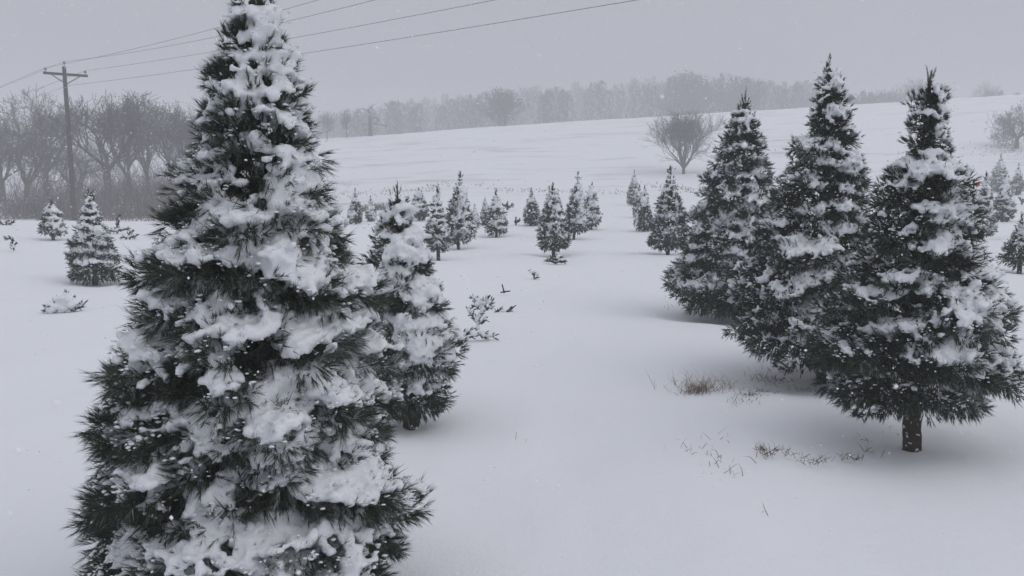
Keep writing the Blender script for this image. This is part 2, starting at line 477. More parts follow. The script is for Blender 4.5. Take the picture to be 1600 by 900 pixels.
    Vl, tl = needles(lp, ld, rng.uniform(.05, .10, nl_), int(nn * 1.3), nlen * .75, nw, rng, np.full(nl_, .4))
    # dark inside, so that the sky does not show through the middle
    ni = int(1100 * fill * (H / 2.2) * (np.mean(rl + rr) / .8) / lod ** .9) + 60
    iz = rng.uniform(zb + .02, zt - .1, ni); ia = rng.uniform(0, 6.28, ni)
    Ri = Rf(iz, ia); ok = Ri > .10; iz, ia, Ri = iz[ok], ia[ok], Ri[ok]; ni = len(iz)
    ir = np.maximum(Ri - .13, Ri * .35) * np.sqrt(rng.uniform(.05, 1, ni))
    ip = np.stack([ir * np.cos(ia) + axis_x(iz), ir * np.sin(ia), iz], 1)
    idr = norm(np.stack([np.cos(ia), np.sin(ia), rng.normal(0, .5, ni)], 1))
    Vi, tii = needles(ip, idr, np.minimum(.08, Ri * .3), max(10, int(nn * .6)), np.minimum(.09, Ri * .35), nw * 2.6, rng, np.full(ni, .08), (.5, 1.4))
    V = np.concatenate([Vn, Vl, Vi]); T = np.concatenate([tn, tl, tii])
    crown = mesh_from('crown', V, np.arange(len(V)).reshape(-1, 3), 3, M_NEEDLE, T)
    # snow: thick pillows on the shelves, and a clot riding on each shoot that holds some
    voxel = max(.0120 if D < 4 else .0132, px * (1.75 if D < 12 else 1.1))
    bs = max(.0175, voxel * 1.35)
    idx, u, p, nrm, rh, a2, fr, frup = sample(bs, True)
    k = (fr > .45) & (p[:, 2] > zb) & (p[:, 2] < zt - leader * .7)
    u, p, nrm, a2, frup = u[k], p[k], nrm[k], a2[k], frup[k]
    cv = cover(p, nrm, a2, frup, u[:, 1])
    k = cv > .16
    p, nrm, cv = p[k], nrm[k], cv[k]
    th = np.clip((cv - .1) * 1.3, 0, 1)
    th = th * np.clip(Rf(p[:, 2], np.arctan2(p[:, 1], p[:, 0])) / .3, .25, 1)
    rb = (bs * .55 + .012 * th * pillow) * rng.uniform(.8, 1.2, len(p))
    pc_ = p + nrm * (.008 + .008 * th)[:, None] + np.array([0, 0, 1.]) * (.005 + .015 * th * pillow)[:, None]
    Vb, Fb = blobs(pc_, rb, .85)
    sel = (shoot_c > -.06 + rng.uniform(-.15, .25, len(shoot_c))) & (shoot_p[:, 2] < zt - leader * .5)
    cp = shoot_p[sel] + shoot_d[sel] * (shoot_L[sel] * rng.uniform(.3, .8, sel.sum()))[:, None] + np.array([0, 0, .012])
    cr_ = np.maximum(voxel * .8, .012) * rng.uniform(.8, 1.5, len(cp))
    cr3 = np.stack([cr_, cr_, cr_ * .8], 1) * (1 + .9 * np.abs(shoot_d[sel]) * np.array([1, 1, .3]))
    V2b, F2b = blobs(cp, cr3, 1, rng, .15)
    snow_me = remesh(np.concatenate([Vb, V2b]), np.concatenate([Fb, F2b + len(Vb)]), voxel, 1, 'snow_cover')
    # fine crumbs of snow caught among the needles
    idx, u, p, nrm, rh, a2, fr, frup = sample(spac * .78)
    k = (fr > .74) & (p[:, 2] > zb) & (np.sin(a2) < .45)
    u, p, nrm, a2, frup = u[k], p[k], nrm[k], a2[k], frup[k]
    cvf = cover(p, nrm, a2, frup, u[:, 1]) + rng.normal(0, .3, len(p))
    k = (cvf > (-.40 if D < 4 else -.55)) & (cvf < .35)
    p, nrm, cvf = p[k], nrm[k], cvf[k]
    pf = p + nrm * rng.uniform(.0, .055, (len(p), 1)) + np.array([0, 0, .01])
    rf = np.maximum(px * .5, .0035) * rng.uniform(.6, 1.7, len(p))
    Vf, Ff = blobs(pf, np.stack([rf * rng.uniform(.7, 2.2, len(p)), rf * rng.uniform(.7, 2.2, len(p)), rf * .7], 1), 1, rng, .35)
    ns = len(snow_me.vertices)
    co = np.empty(ns * 3, np.float32); snow_me.vertices.foreach_get('co', co)
    vn = np.empty(ns * 3, np.float32); snow_me.vertex_normals.foreach_get('vector', vn)
    c3 = co.reshape(-1, 3)
    co = (c3 + vn.reshape(-1, 3) * (noise3(c3, .022) * .0035 + noise3(c3 + 7, .045) * .0045)[:, None] * min(1.6, lod ** .5)).ravel()
    q = np.empty(len(snow_me.loops), np.int32); snow_me.loops.foreach_get('vertex_index', q)
    lt = np.empty(len(snow_me.polygons), np.int32); snow_me.polygons.foreach_get('loop_total', lt)
    bpy.data.meshes.remove(snow_me)
    me = bpy.data.meshes.new('snow_cover')
    allv = np.concatenate([co.reshape(-1, 3), Vf]).astype(np.float32)
    alll = np.concatenate([q, (Ff + ns).ravel()]).astype(np.int32)
    tot = np.concatenate([lt, np.full(len(Ff), 3, np.int32)])
    me.vertices.add(len(allv)); me.vertices.foreach_set('co', allv.ravel())
    me.loops.add(len(alll)); me.loops.foreach_set('vertex_index', alll)
    me.polygons.add(len(tot)); me.polygons.foreach_set('loop_start', np.concatenate([[0], np.cumsum(tot)[:-1]]).astype(np.int32))
    me.polygons.foreach_set('use_smooth', np.ones(len(tot), bool))
    me.update(calc_edges=True); me.materials.append(M_SNOW)
    # trunk with its limbs
    kz = np.concatenate([np.linspace(-.25, .5, 26), np.linspace(.55, zt - leader * .6, 10)]) if D < 9 else np.linspace(-.25, zt - leader * .6, 12)
    tr = np.interp(kz, [-.25, .05, .2, zt], [trunk_r * 1.25, trunk_r * 1.08, trunk_r, .006])
    pts = np.stack([axis_x(kz) * np.clip(kz / .3, 0, 1) + .012 * np.sin(kz * 5 + seed), .01 * np.cos(kz * 4), kz], 1)
    ks = 12 if D < 9 else 6
    Vt, Ft = curve_tube(pts, tr, ks, rng, .11 if D < 9 else .05)
    a0 = np.stack([axis_x(pz - .06), 0 * pz, np.maximum(pz - pR * .25, .12)], 1)
    sel = np.arange(np_) if D < 9 else np.arange(0, np_, 3)
    mid = (a0 + Cc) / 2 + rng.normal(0, .02, Cc.shape) + np.array([0, 0, .02])
    V1, F1 = tubes(a0[sel], mid[sel], np.full(len(sel), trunk_r * .28), np.full(len(sel), trunk_r * .2), 5 if D < 9 else 3)
    V2, F2 = tubes(mid[sel], Cc[sel], np.full(len(sel), trunk_r * .2), np.full(len(sel), trunk_r * .1), 5 if D < 9 else 3)
    VV = np.concatenate([Vt, V1, V2]); FF = np.concatenate([Ft, F1 + len(Vt), F2 + len(Vt) + len(V1)])
    trunk = mesh_from('trunk', VV, FF, 4, M_BARK, None, True)
    STATS.append((round(H, 2), round(D, 1), len(V) // 3, len(me.polygons), round(time.time() - T0, 1)))
    return trunk, crown, me

GROUP = 'young pines of the tree farm'
def place_pine(parts, loc, label, rz=0.0, scale=(1, 1, 1), group=GROUP):
    t = thing('pine_tree', label, 'pine tree', loc, group, rz)
    t.scale = scale
    for nme, me in zip(('trunk', 'crown', 'snow_cover'), parts):
        link(nme, me, t, kind='stuff' if nme != 'trunk' else None)
    return t

def hero(base, rows, label, seed, **kw):
    """base: picture point of the trunk foot; rows: (y, x_left, x_right) of the outline"""
    bx, by, bz = hit(*base) if len(base) == 2 else (on_plane(base[0], base[1], base[2])[0], base[2], 0)
    WELLS.append((bx, by, kw.pop('well', .55), kw.pop('welld', .07)))
    bz = float(ground_z(bx, by))
    zs, rl, rr, cxs = [], [], [], []
    for (y, xl, xr) in sorted(rows, key=lambda r: -r[0]):
        x1, z = on_plane(xl, y, by); x2, _ = on_plane(xr, y, by)
        c = (x1 + x2) / 2 - bx
        zs.append(z - bz); rl.append((x2 - x1) / 2); rr.append((x2 - x1) / 2); cxs.append(c)
    H = zs[-1]
    sh = kw.pop('shrink', .94); cut = kw.pop('cut', .018)
    cxs = np.array(cxs); zs_ = np.array(zs) / H; rl = np.maximum(np.array(rl) * sh - (cut + .004 * zs_), .012)
    # axis follows the trunk; the outline is lopsided round it
    ax = np.interp(zs, [0, zs[-1]], [0, cxs[-1]])
    l = rl - (cxs - ax); r = rl + (cxs - ax)
    parts = pine_parts(H, zs, np.maximum(l, .015), np.maximum(r, .015), by, seed, cx=ax, **kw)
    return place_pine(parts, (bx, by, bz), label)

# the tall tree in front
hero((412, 955, 3.08), [(-45, 395, 405), (-20, 378, 425), (0, 362, 436), (60, 332, 460), (100, 320, 470), (150, 305, 492), (200, 300, 508), (250, 288, 520), (300, 265, 545),
     (350, 240, 560), (400, 222, 575), (450, 197, 590), (500, 182, 600), (550, 170, 610), (600, 158, 625), (650, 150, 638), (700, 136, 645),
     (750, 128, 672), (800, 130, 678), (850, 165, 668), (890, 200, 640), (920, 250, 560)],
     'tallest and nearest pine, thick snow on its right side, tip cut off by the view', 3, snow=.52, wind=.95, tier=.125, padw=.16, zj=.24, trunk_r=.05, quality=1.0, leader=.12)
# the one half hidden behind it
hero((640, 655), [(296, 616, 622), (318, 604, 634), (340, 590, 650), (370, 573, 662), (410, 566, 682), (450, 560, 700), (500, 556, 715), (540, 552, 726), (580, 556, 728), (610, 562, 714), (640, 585, 690)],
     'rounded pine loaded with thick snow pillows, half hidden behind the tallest pine', 8, snow=.66, wind=.5, tier=.15, padw=.19, rim=1.1, topb=-.08, zj=.14, trunk_r=.05, pillow=2.3)
# three big ones on the right
hero((1424, 697), [(115, 1447, 1458), (132, 1430, 1476), (160, 1417, 1492), (200, 1412, 1492), (240, 1412, 1492), (256, 1400, 1500), (274, 1362, 1518), (310, 1356, 1534), (350, 1348, 1545), (400, 1328, 1552),
     (450, 1300, 1562), (500, 1276, 1578), (550, 1270, 1584), (585, 1274, 1570), (608, 1300, 1530), (626, 1335, 1465)],
     'rightmost of the three big pines, its bare trunk standing clear of the snow', 21, snow=.48, wind=1.0, tier=.13, padw=.17, zj=.24, trunk_r=.048, well=.6, welld=.05)
hero((1287, 588), [(90, 1292, 1300), (108, 1284, 1306), (130, 1274, 1330), (160, 1262, 1336), (200, 1252, 1340), (230, 1228, 1346), (280, 1206, 1358), (330, 1190, 1368), (380, 1158, 1385), (430, 1130, 1410),
     (480, 1117, 1430), (520, 1130, 1440), (545, 1165, 1420), (560, 1200, 1390)],
     'middle one of the three big pines, with ragged side twigs near its pointed tip', 34, snow=.50, wind=.8, tier=.14, padw=.18, zj=.22, trunk_r=.05, well=.7)
hero((1160, 487), [(147, 1160, 1165), (165, 1151, 1175), (200, 1127, 1192), (250, 1112, 1200), (300, 1088, 1215), (350, 1068, 1230), (400, 1054, 1250), (430, 1042, 1262), (460, 1044, 1270), (480, 1075, 1245)],
     'darkest and leftmost of the three big pines, a smooth cone reaching down to the snow', 47, snow=.38, wind=.5, tier=.13, padw=.17, zj=.24, trunk_r=.06, well=.8, droop=.3)

# smaller pines: template outline (fraction of height, fraction of half width)
SHAPES = {
    'cone': ([0, .06, .18, .35, .55, .75, .88, .95, 1], [.55, .85, 1, .86, .64, .38, .18, .09, .02]),
    'slim': ([0, .06, .2, .4, .6, .75, .82, .9, 1], [.5, .85, 1, .82, .6, .36, .16, .10, .06]),
    'round': ([0, .08, .22, .4, .6, .78, .9, 1], [.6, .9, 1, .92, .74, .5, .28, .06]),
}
def mid_parts(hm, halfw, gap, D, seed, shape='cone', **kw):
    t, r = SHAPES[shape]
    zs = gap + np.array(t) * (hm - gap)
    rr = np.maximum(np.array(r) * halfw * .98 - .042, .01)
    return pine_parts(hm, zs, rr, rr, D, seed, tier=kw.pop('tier', .13), padw=kw.pop('padw', .20), trunk_r=kw.pop('trunk_r', .035), leader=.14, **kw)

def mid(bx_, by_, ytop, xl, xr, label, seed, gap=.10, shape='cone', **kw):
    x, y, z = hit(bx_, by_)
    WELLS.append((x, y, .45, .05))
    m = y / F * 1.01
    hm = (by_ - ytop) * m; hw = (xr - xl) / 2 * m
    # crown centre relative to the foot
    lean = ((xl + xr) / 2 - bx_) * m / hm * .8
    parts = mid_parts(hm, hw, gap, y, seed, shape, lean=kw.pop('lean', lean), **kw)
    return place_pine(parts, (x, y, z), label), (hm, hw, y)

mid(1043, 397, 262, 1010, 1079, 'dark slender pine in front of the round bare tree, left of the three big pines', 51, snow=.40, wind=.2, gap=.12)
mid(684, 404, 292, 661, 709, 'narrow pine with a tall thin leader, on a bent foot beside the loaded round pine', 52, snow=.55, gap=.16, shape='slim')
mid(716, 388, 270, 692, 750, 'tall pointed pine with snow shelves, right behind the one on the bent foot', 53, snow=.58, gap=.14)
mid(776, 369, 298, 753, 797, 'squat pine with two thin tips, rightmost of the left cluster', 54, snow=.55, gap=.08)
mid(866, 399, 288, 832, 893, 'nearest pine of the middle cluster, with low brush in front of its foot', 55, snow=.50, gap=.12)
mid(897, 372, 272, 881, 926, 'slim pine with a knobbly tip behind the nearest pine of the middle cluster', 56, snow=.50, gap=.14, shape='slim')
mid(148, 440, 300, 104, 192, 'bushy snow-banded pine in front of the utility pole', 57, snow=.66, gap=.04, wind=.4)
mid(1592, 426, 335, 1558, 1625, 'dark pine cut off by the right edge of the view', 58, snow=.42, gap=.12)
mid(1566, 346, 274, 1546, 1586, 'front pine of the small cluster at far right, below the low spreading tree', 59, snow=.55, gap=.05)
mid(83, 373, 315, 62, 106, 'small round pine at far left, beside the foot of the utility pole', 60, snow=.66, gap=.10, shape='round')
mid(1534, 372, 272, 1512, 1556, 'pine peeping out behind the right shoulder of the rightmost big pine', 62, snow=.5, gap=.05)

# prototypes for the farthest rows, copied and scaled
protos = []
for i, (shape, hw, snow) in enumerate([('cone', .42, .40), ('slim', .38, .46), ('cone', .46, .42), ('round', .44, .5)]):
    parts = mid_parts(1.45, hw, .08, 30, 90 + i, shape, snow=snow, quality=1.2, tier=.15, padw=.22)
    protos.append((parts, 1.45, hw))
FAR = [
    (990, 321, 267, 978, 1003, 'farthest pine of the right-hand row, small and pointed'),
    (998, 341, 288, 984, 1010, 'second farthest pine of the right-hand row'),
    (1006, 362, 290, 990, 1022, 'third pine of the right-hand row, just left of the dark slender one'),
    (655, 344, 294, 638, 671, 'broad pine standing behind the loaded round pine, left of the thin-leader one'),
    (556, 350, 294, 543, 571, 'pointed pine seen just right of the tallest pine'),
    (580, 346, 305, 570, 592, 'small dim pine between the pointed pine and the loaded round pine'),
    (742, 357, 318, 734, 752, 'tiny pine tucked behind the tall pointed one of the left cluster'),
    (758, 352, 308, 750, 768, 'pale pine at the back left of the squat two-tipped one'),
    (830, 353, 294, 815, 848, 'leftmost pine of the middle cluster'),
    (858, 345, 290, 846, 870, 'pine at the back of the middle cluster, behind its nearest tree'),
    (872, 335, 296, 863, 880, 'smallest pine at the back of the middle cluster'),
    (924, 358, 286, 908, 940, 'rightmost pine of the middle cluster, touching the knobbly-tipped one'),
    (1560, 300, 242, 1543, 1578, 'pointed pine at far right, under the trunk of the low spreading tree'),
    (1588, 305, 256, 1577, 1601, 'small pine at the right edge, behind the cluster at far right'),
    (1539, 330, 271, 1526, 1552, 'slim pine at far right with the orange ribbon beside its tip'),
    (645, 336, 312, 637, 653, 'tiny pine at the left foot of the broad one'),
]
for i, (bx_, by_, yt, xl, xr, lab) in enumerate(FAR):
    parts, ph, phw = protos[i % 4]
    x, y, z = hit(bx_, by_)
    m = y / F
    sz = (by_ - yt) * m / ph; sxy = (xr - xl) / 2 * m / phw
    place_pine(parts, (x, y, z - .02), lab, (i * 37) % 6, (sxy, sxy, sz))

print('pines', round(time.time() - T0, 1))
# ------------------------------------------------------------------ ground sheet
def ground():
    front = np.linspace(-42, 42, 280)
    rest = np.linspace(42, 318, 70)[1:-1]
    ang = np.radians(np.concatenate([front, rest]))
    rad = np.geomspace(.6, 420, 260)
    A, Rr = np.meshgrid(ang, rad, indexing='ij')
    X = np.sin(A) * Rr; Y = np.cos(A) * Rr
    Z = ground_z(X, Y)
    # small relief of wind-packed snow close by
    P = np.stack([X.ravel(), Y.ravel(), 0 * X.ravel()], 1)
    Z = Z + (noise3(P, .55) * .009 + noise3(P, 1.6) * .02).reshape(Z.shape) * np.clip(1.5 - Rr / 40, 0, 1)
    na, nr = A.shape
    V = np.stack([X, Y, Z], -1).reshape(-1, 3)
    i, j = np.meshgrid(np.arange(na), np.arange(nr - 1), indexing='ij')
    i2 = (i + 1) % na
    Fq = np.stack([i * nr + j, i * nr + j + 1, i2 * nr + j + 1, i2 * nr + j], -1).reshape(-1, 4)
    V = np.concatenate([V, [[0, 0, float(ground_z(0, 0))]]])
    me = mesh_from('snow_field', V, Fq, 4, M_SNOWG, None, True)
    link('snow_ground', me, kind='structure')
ground()

# ------------------------------------------------------------------ bare trees
def bare_tree(seed, H, trunk_h, spread, levels=5, midk=(1, 2), r0=.16, up=.25, kids=(3, 5), curl=.25, lean=(0, 0), minr=.006, shrink=(.55, .8), first=3, twig=1.0):
    rnd = random.Random(seed)
    S = []
    ends = []
    def grow(p, d, L, r, lev):
        nseg = 4 if lev <= 1 else (3 if lev <= 3 else 2)
        sl = L / nseg
        for s in range(nseg):
            d = (d + Vector((rnd.gauss(0, curl), rnd.gauss(0, curl), rnd.gauss(0, curl) + up * .3)) * (.35 + .1 * lev)).normalized()
            q = p + d * sl
            r2 = max(minr, r * (1 - .38 / nseg * (1 if lev else .8)))
            S.append((p.x, p.y, p.z, q.x, q.y, q.z, r, r2))
            if lev < levels and (s >= 1 or lev > 0):
                nk = rnd.choice(kids) if s == nseg - 1 else rnd.choice(midk)
                for _ in range(nk):
                    ang = rnd.uniform(.35, .95) * spread
                    ax = Vector((rnd.gauss(0, 1), rnd.gauss(0, 1), rnd.gauss(0, 1))).cross(d)
                    if ax.length < 1e-3: continue
                    ax.normalize()
                    nd = (d * math.cos(ang) + ax * math.sin(ang)).normalized()
                    nd = (nd + Vector((0, 0, up))).normalized()
                    grow(q, nd, L * rnd.uniform(*shrink), max(minr, r2 * rnd.uniform(.45, .7)), lev + 1)
            p, r = q, r2
        if lev >= levels - 1: ends.append(p.copy())
    d0 = Vector((lean[0], lean[1], 1)).normalized()
    p = Vector((0, 0, -.2)); r = r0
    for s in range(3):
        q = p + d0 * (trunk_h + .2) / 3
        S.append((p.x, p.y, p.z, q.x, q.y, q.z, r, r * .93)); p = q; r *= .93
    for i in range(first):
        az = i * 2 * PI / first + rnd.uniform(-.5, .5)
        tl = rnd.uniform(.25, .75) * spread
        dd = Vector((math.cos(az) * math.sin(tl), math.sin(az) * math.sin(tl), math.cos(tl)))
        grow(p, dd, (H - trunk_h) * .42, r * .72, 1)
    A = np.array(S)
    zmax = max(A[:, 5].max(), .1)
    A[:, :6] *= H / zmax
    return A, np.array([tuple(e) for e in ends]) * (H / zmax)
def bare_parts(A, seed, mat=M_TWIG, thick=.05, px=.0):
    rng = np.random.RandomState(seed)
    big = A[:, 6] > thick
    out = []
    for sel, k in ((big, 6), (~big, 3)):
        a = A[sel]
        V, Fq = tubes(a[:, :3], a[:, 3:6], np.maximum(a[:, 6], px), np.maximum(a[:, 7], px * .8), k)
        t = np.repeat(np.clip(rng.normal(.45, .25, len(a)), 0, 1), 2 * k)
        out.append(mesh_from('trunk' if k == 6 else 'twigs', V, Fq, 4, mat, t))
    return out
def leaf_clumps(ends, n, size, spreadr, seed, mat, name='foliage'):
    rng = np.random.RandomState(seed)
    C = np.repeat(ends, n, 0) + rng.normal(0, spreadr, (len(ends) * n, 3)) * np.array([1, 1, .6])
    u = norm(rng.normal(size=C.shape)); v = norm(np.cross(u, rng.normal(size=C.shape)))
    s = size * rng.uniform(.5, 1.3, (len(C), 1))
    V = np.stack([C - u * s, C + v * s * .6, C + u * s, C - v * s * .6], 1).reshape(-1, 3)
    t = np.repeat(rng.rand(len(C)), 4)
    return mesh_from(name, V, np.arange(len(V)).reshape(-1, 4), 4, mat, t)

def place_bare(parts, px_, py_, label, cat='bare tree', name='bare_tree', scale=1.0, rz=0.0, group=None, at=None, sc3=None):
    x, y, z = hit(px_, py_) if at is None else (at[0], at[1], float(ground_z(*at)))
    t = thing(name, label, cat, (x, y, z), group, rz)
    t.scale = sc3 or (scale,) * 3
    for nme, me in parts: link(nme, me, t)
    return t

# hillside round bare tree and the low one at the right edge
A, E = bare_tree(5, 6.0, .55, .92, levels=5, midk=(0, 1, 1, 2), r0=.15, up=.20, kids=(2, 3), curl=.2, minr=.009, first=8, shrink=(.62, .82))
tw = bare_parts(A, 1, px=.009)
x, y, z = hit(1068, 272)
place_bare([('trunk', tw[0]), ('twigs', tw[1])], 1068, 272, 'round bare tree with a fan of fine twigs standing alone on the snowy slope', sc3=(1.12 * 106 * y / F / 6.0, 1.1 * 106 * y / F / 6.0, 106 * y / F / 6.0))
A, E = bare_tree(19, 4.2, .9, 1.35, levels=5, midk=(0, 1, 1, 2), r0=.22, up=.02, kids=(2, 3), curl=.2, minr=.013, first=5)
tw = bare_parts(A, 2, px=.013)
x, y, z = hit(1588, 232)
place_bare([('trunk', tw[0]), ('twigs', tw[1])], 1588, 232, 'low wide-spreading bare tree with a stout trunk at the right edge of the slope', scale=72 * y / F / 4.2)

# wood at the left, beyond the field
GW = 'trees of the wood beyond the left edge of the field'
wood = []
for i, (s, H, th, sp, up, kd, first) in enumerate([(101, 9, 2.2, .95, .12, (2, 3), 4), (102, 9, 3.0, .7, .25, (2, 3), 3), (103, 9, 1.6, 1.2, .08, (2, 3), 5)]):
    A, E = bare_tree(s, H, th, sp, levels=5, midk=(0, 1, 1, 2), r0=.26, up=up, kids=kd, curl=.34, minr=.011, first=first)
    a = bare_parts(A, s, px=.014)
    wood.append([('trunk', a[0]), ('twigs', a[1])])
A, E = bare_tree(104, 9, 1.6, .75, levels=4, r0=.22, up=.45, kids=(2, 3), curl=.34, minr=.015, first=4, lean=(.12, 0), shrink=(.5, .8))
a = bare_parts(A, 104, px=.016)
lc = leaf_clumps(E[noise3(E, 2.6) > .05], max(4, int(9500 / max(1, len(E)))), .085, .26, 5, M_CEDAR)
leafy = [('trunk', a[0]), ('twigs', a[1]), ('foliage', lc)]
WOOD = [  # x px, top y, distance, kind, label
    (8, 185, 60, 0, 'leftmost bare tree of the wood, cut off by the edge of the view'),
    (45, 162, 60, 2, 'wide bare tree with arching boughs, second from the left in the wood'),
    (78, 150, 62, 0, 'bare tree of the wood just left of the utility pole'),
    (128, 200, 58, 2, 'low bare tree whose boughs stretch right of the utility pole'),
    (172, 158, 56, 1, 'tall narrow bare tree left of the leafy clump of the wood'),
    (208, 140, 62, 3, 'tallest leafy-topped tree of the wood with tufted crown'),
    (238, 160, 64, 3, 'leafy-topped tree of the wood, right of the tallest one'),
    (268, 152, 66, 3, 'slender leafy-topped tree of the wood beside the tallest pine'),
    (290, 185, 60, 1, 'bare tree of the wood half hidden by the tallest pine'),
    (320, 180, 64, 0, 'bare tree of the wood hidden behind the tallest pine'),
]
for i, (px_, yt, Y, kd, lab) in enumerate(WOOD):
    Y += 7; yt += (0, 14, -6, 10, -4, 12)[i % 6]
    x = (px_ - 800) / F * Y
    z = float(ground_z(x, Y)); top = on_plane(px_, yt, Y)[1]
    hgt = top - z
    parts = leafy if kd == 3 else wood[kd]
    s = hgt / 9.0 * 1.08
    place_bare(parts, 0, 0, lab, scale=s, rz=i * 1.7, group=GW, at=(x, Y), cat='tree', sc3=(s * (1.25, .8, 1.1, .95, 1.35)[i % 5], s * 1.1, s)).rotation_euler.x = .09 * math.sin(i * 2.3)

# snag and thin trees at the left end of the ridge
rs = random.Random(4)
def snag():
    pts = np.array([[0, 0, -.2], [0.02, 0, 1.5], [-.03, 0, 3.0], [-.1, 0, 4.2], [-.4, 0, 5.0]])
    V, Fq = curve_tube(pts, [.42, .36, .30, .22, .13], 8)
    vs_, fs_ = [V], [Fq]
    off = len(V)
    arms = [[(0, 0, 2.2), (-1.2, .1, 2.25), (-1.5, .2, 2.1)], [(0, 0, 2.3), (1.0, -.1, 2.35), (2.1, 0, 2.0), (3.1, .1, 1.9)], [(-.1, 0, 3.2), (.9, 0, 3.4), (1.5, .1, 3.1)],
            [(-.2, 0, 4.5), (-1.0, 0, 4.9), (-1.5, 0, 5.1)], [(-.3, 0, 4.8), (.2, 0, 5.2), (.4, .1, 5.6)], [(0, 0, 1.4), (-.8, 0, 1.2), (-1.1, .1, .7)], [(0, 0, 1.2), (.6, .1, 1.5)], [(1.0, -.1, 2.35), (1.4, .2, 2.9), (1.9, .1, 3.0)]]
    A = []
    for a in arms:
        a = [Vector(q) for q in a]
        for p, q in zip(a, a[1:]):
            A.append((*p, *q, .12, .08))
            for _ in range(4):
                m = p.lerp(q, rs.random()); e = m + Vector((rs.gauss(0, .3), rs.gauss(0, .3), rs.gauss(0, .25)))
                A.append((*m, *e, .05, .03))
    A = np.array(A); V2, F2 = tubes(A[:, :3], A[:, 3:6], A[:, 6], A[:, 7], 4)
    VV = np.concatenate([V, V2]); FF = np.concatenate([Fq, F2 + off])
    return mesh_from('trunk', VV, FF, 4, M_TWIG, np.full(len(VV), .1))
x, y, z = hit(579, 213)
t = thing('dead_tree', 'dead snag with crooked side arms at the left end of the ridge', 'dead tree', (x, y, z)); t.scale = ((45 * y / F) / 5.4,) * 3
link('trunk', snag(), t)

# far treeline behind the ridge: each tree that can be told apart is a thing, the mass behind is stuff
far_protos = []
for i in range(3):
    A, E = bare_tree(200 + i, 9, .3, .9, levels=4, r0=.2, up=.25, kids=(2, 3), curl=.2, minr=.03, first=5)
    a = bare_parts(A, 200 + i, px=.035)
    l = leaf_clumps(E, max(2, int(2600 / max(1, len(E)))), .17, .42, i, M_CEDAR)
    far_protos.append((A, E, [('trunk', a[0]), ('twigs', a[1]), ('foliage', l)]))
RIDGE = [
    (785, 137, 148, 'bushy tree standing out darkest in front of the misty treeline'),
    (545, 170, 128, 'faint thin tree to the left of the dead snag'),
    (515, 172, 124, 'faint tree at the left end of the ridge beside the tallest pine'),
    (1075, 112, 172, 'pointed tree rising above the misty treeline behind the round bare tree'),
    (1158, 118, 172, 'twin-topped tree above the misty treeline behind the darkest big pine'),
    (1380, 134, 176, 'faint rounded tree on the ridge between the two rightmost big pines'),
    (1424, 124, 184, 'very faint tree on the ridge behind the tip of the rightmost big pine'),
    (1527, 124, 176, 'lone faint bushy tree on the ridge near the right edge'),
    (1350, 140, 170, 'low faint tree on the ridge right of the ragged-tipped big pine'),
]
for i, (px_, yt, Y, lab) in enumerate(RIDGE):
    x = (px_ - 800) / F * Y
    z = float(ground_z(x, Y)); top = on_plane(px_, yt, Y)[1]
    s = (top - z) / 9.0
    fp = wood[0] if px_ in (545, 515, 1527) else far_protos[i % 3][2]
    place_bare(fp, 0, 0, lab, cat='tree', name='ridge_tree', rz=i * 2.1, at=(x, Y), group='trees told apart on the ridge', sc3=(s * (.7 if px_ in (545, 515) else 1), s * .8, s))
rng = np.random.RandomState(77)
Vs, Ts = [], []
edge = ([500, 600, 700, 780, 850, 1000, 1075, 1150, 1250, 1330, 1370, 1400, 1600], [182, 166, 152, 146, 136, 126, 120, 120, 130, 142, 152, 158, 158])
for i in range(230):
    px_ = (505 + 890 * ((i * .618) % 1)) if i < 215 else rng.uniform(1360, 1640)
    Y = rng.uniform(172, 245)
    yt = np.interp(px_, *edge) + rng.uniform(-5, 14) if i < 215 else rng.uniform(140, 160)
    x = (px_ - 800) / F * Y; z = float(ground_z(x, Y))
    hgt = max(2.0, on_plane(px_, yt, Y)[1] - z)
    wd = hgt * rng.uniform(.17, .33)
    n = 520
    h = rng.uniform(0, 1, n) ** .8
    a = rng.uniform(0, 6.28, n)
    r = wd * np.sqrt(rng.rand(n)) * np.clip(1.05 - h, 0, 1) ** .55
    C = np.stack([x + r * np.cos(a), Y + r * np.sin(a), z + h * hgt], 1)
    C += .25 * noise3(C, 1.5)[:, None] * np.array([1, 1, .5])
    u = norm(rng.normal(size=(n, 3)) * np.array([.5, .5, 1.2])); v = norm(np.cross(u, rng.normal(size=(n, 3))))
    s = rng.uniform(.18, .55, (n, 1))
    V = np.stack([C - u * s * 1.4, C + v * s * .3, C + u * s * 1.4], 1).reshape(-1, 3)
    Vs.append(V); Ts.append(np.repeat(rng.rand(n), 3))
V = np.concatenate(Vs)
link('treeline', mesh_from('treeline', V, np.arange(len(V)).reshape(-1, 3), 3, M_CEDAR, np.concatenate(Ts)),
     kind='stuff', label='misty grey treeline fading into the snowfall behind the ridge', category='treeline')

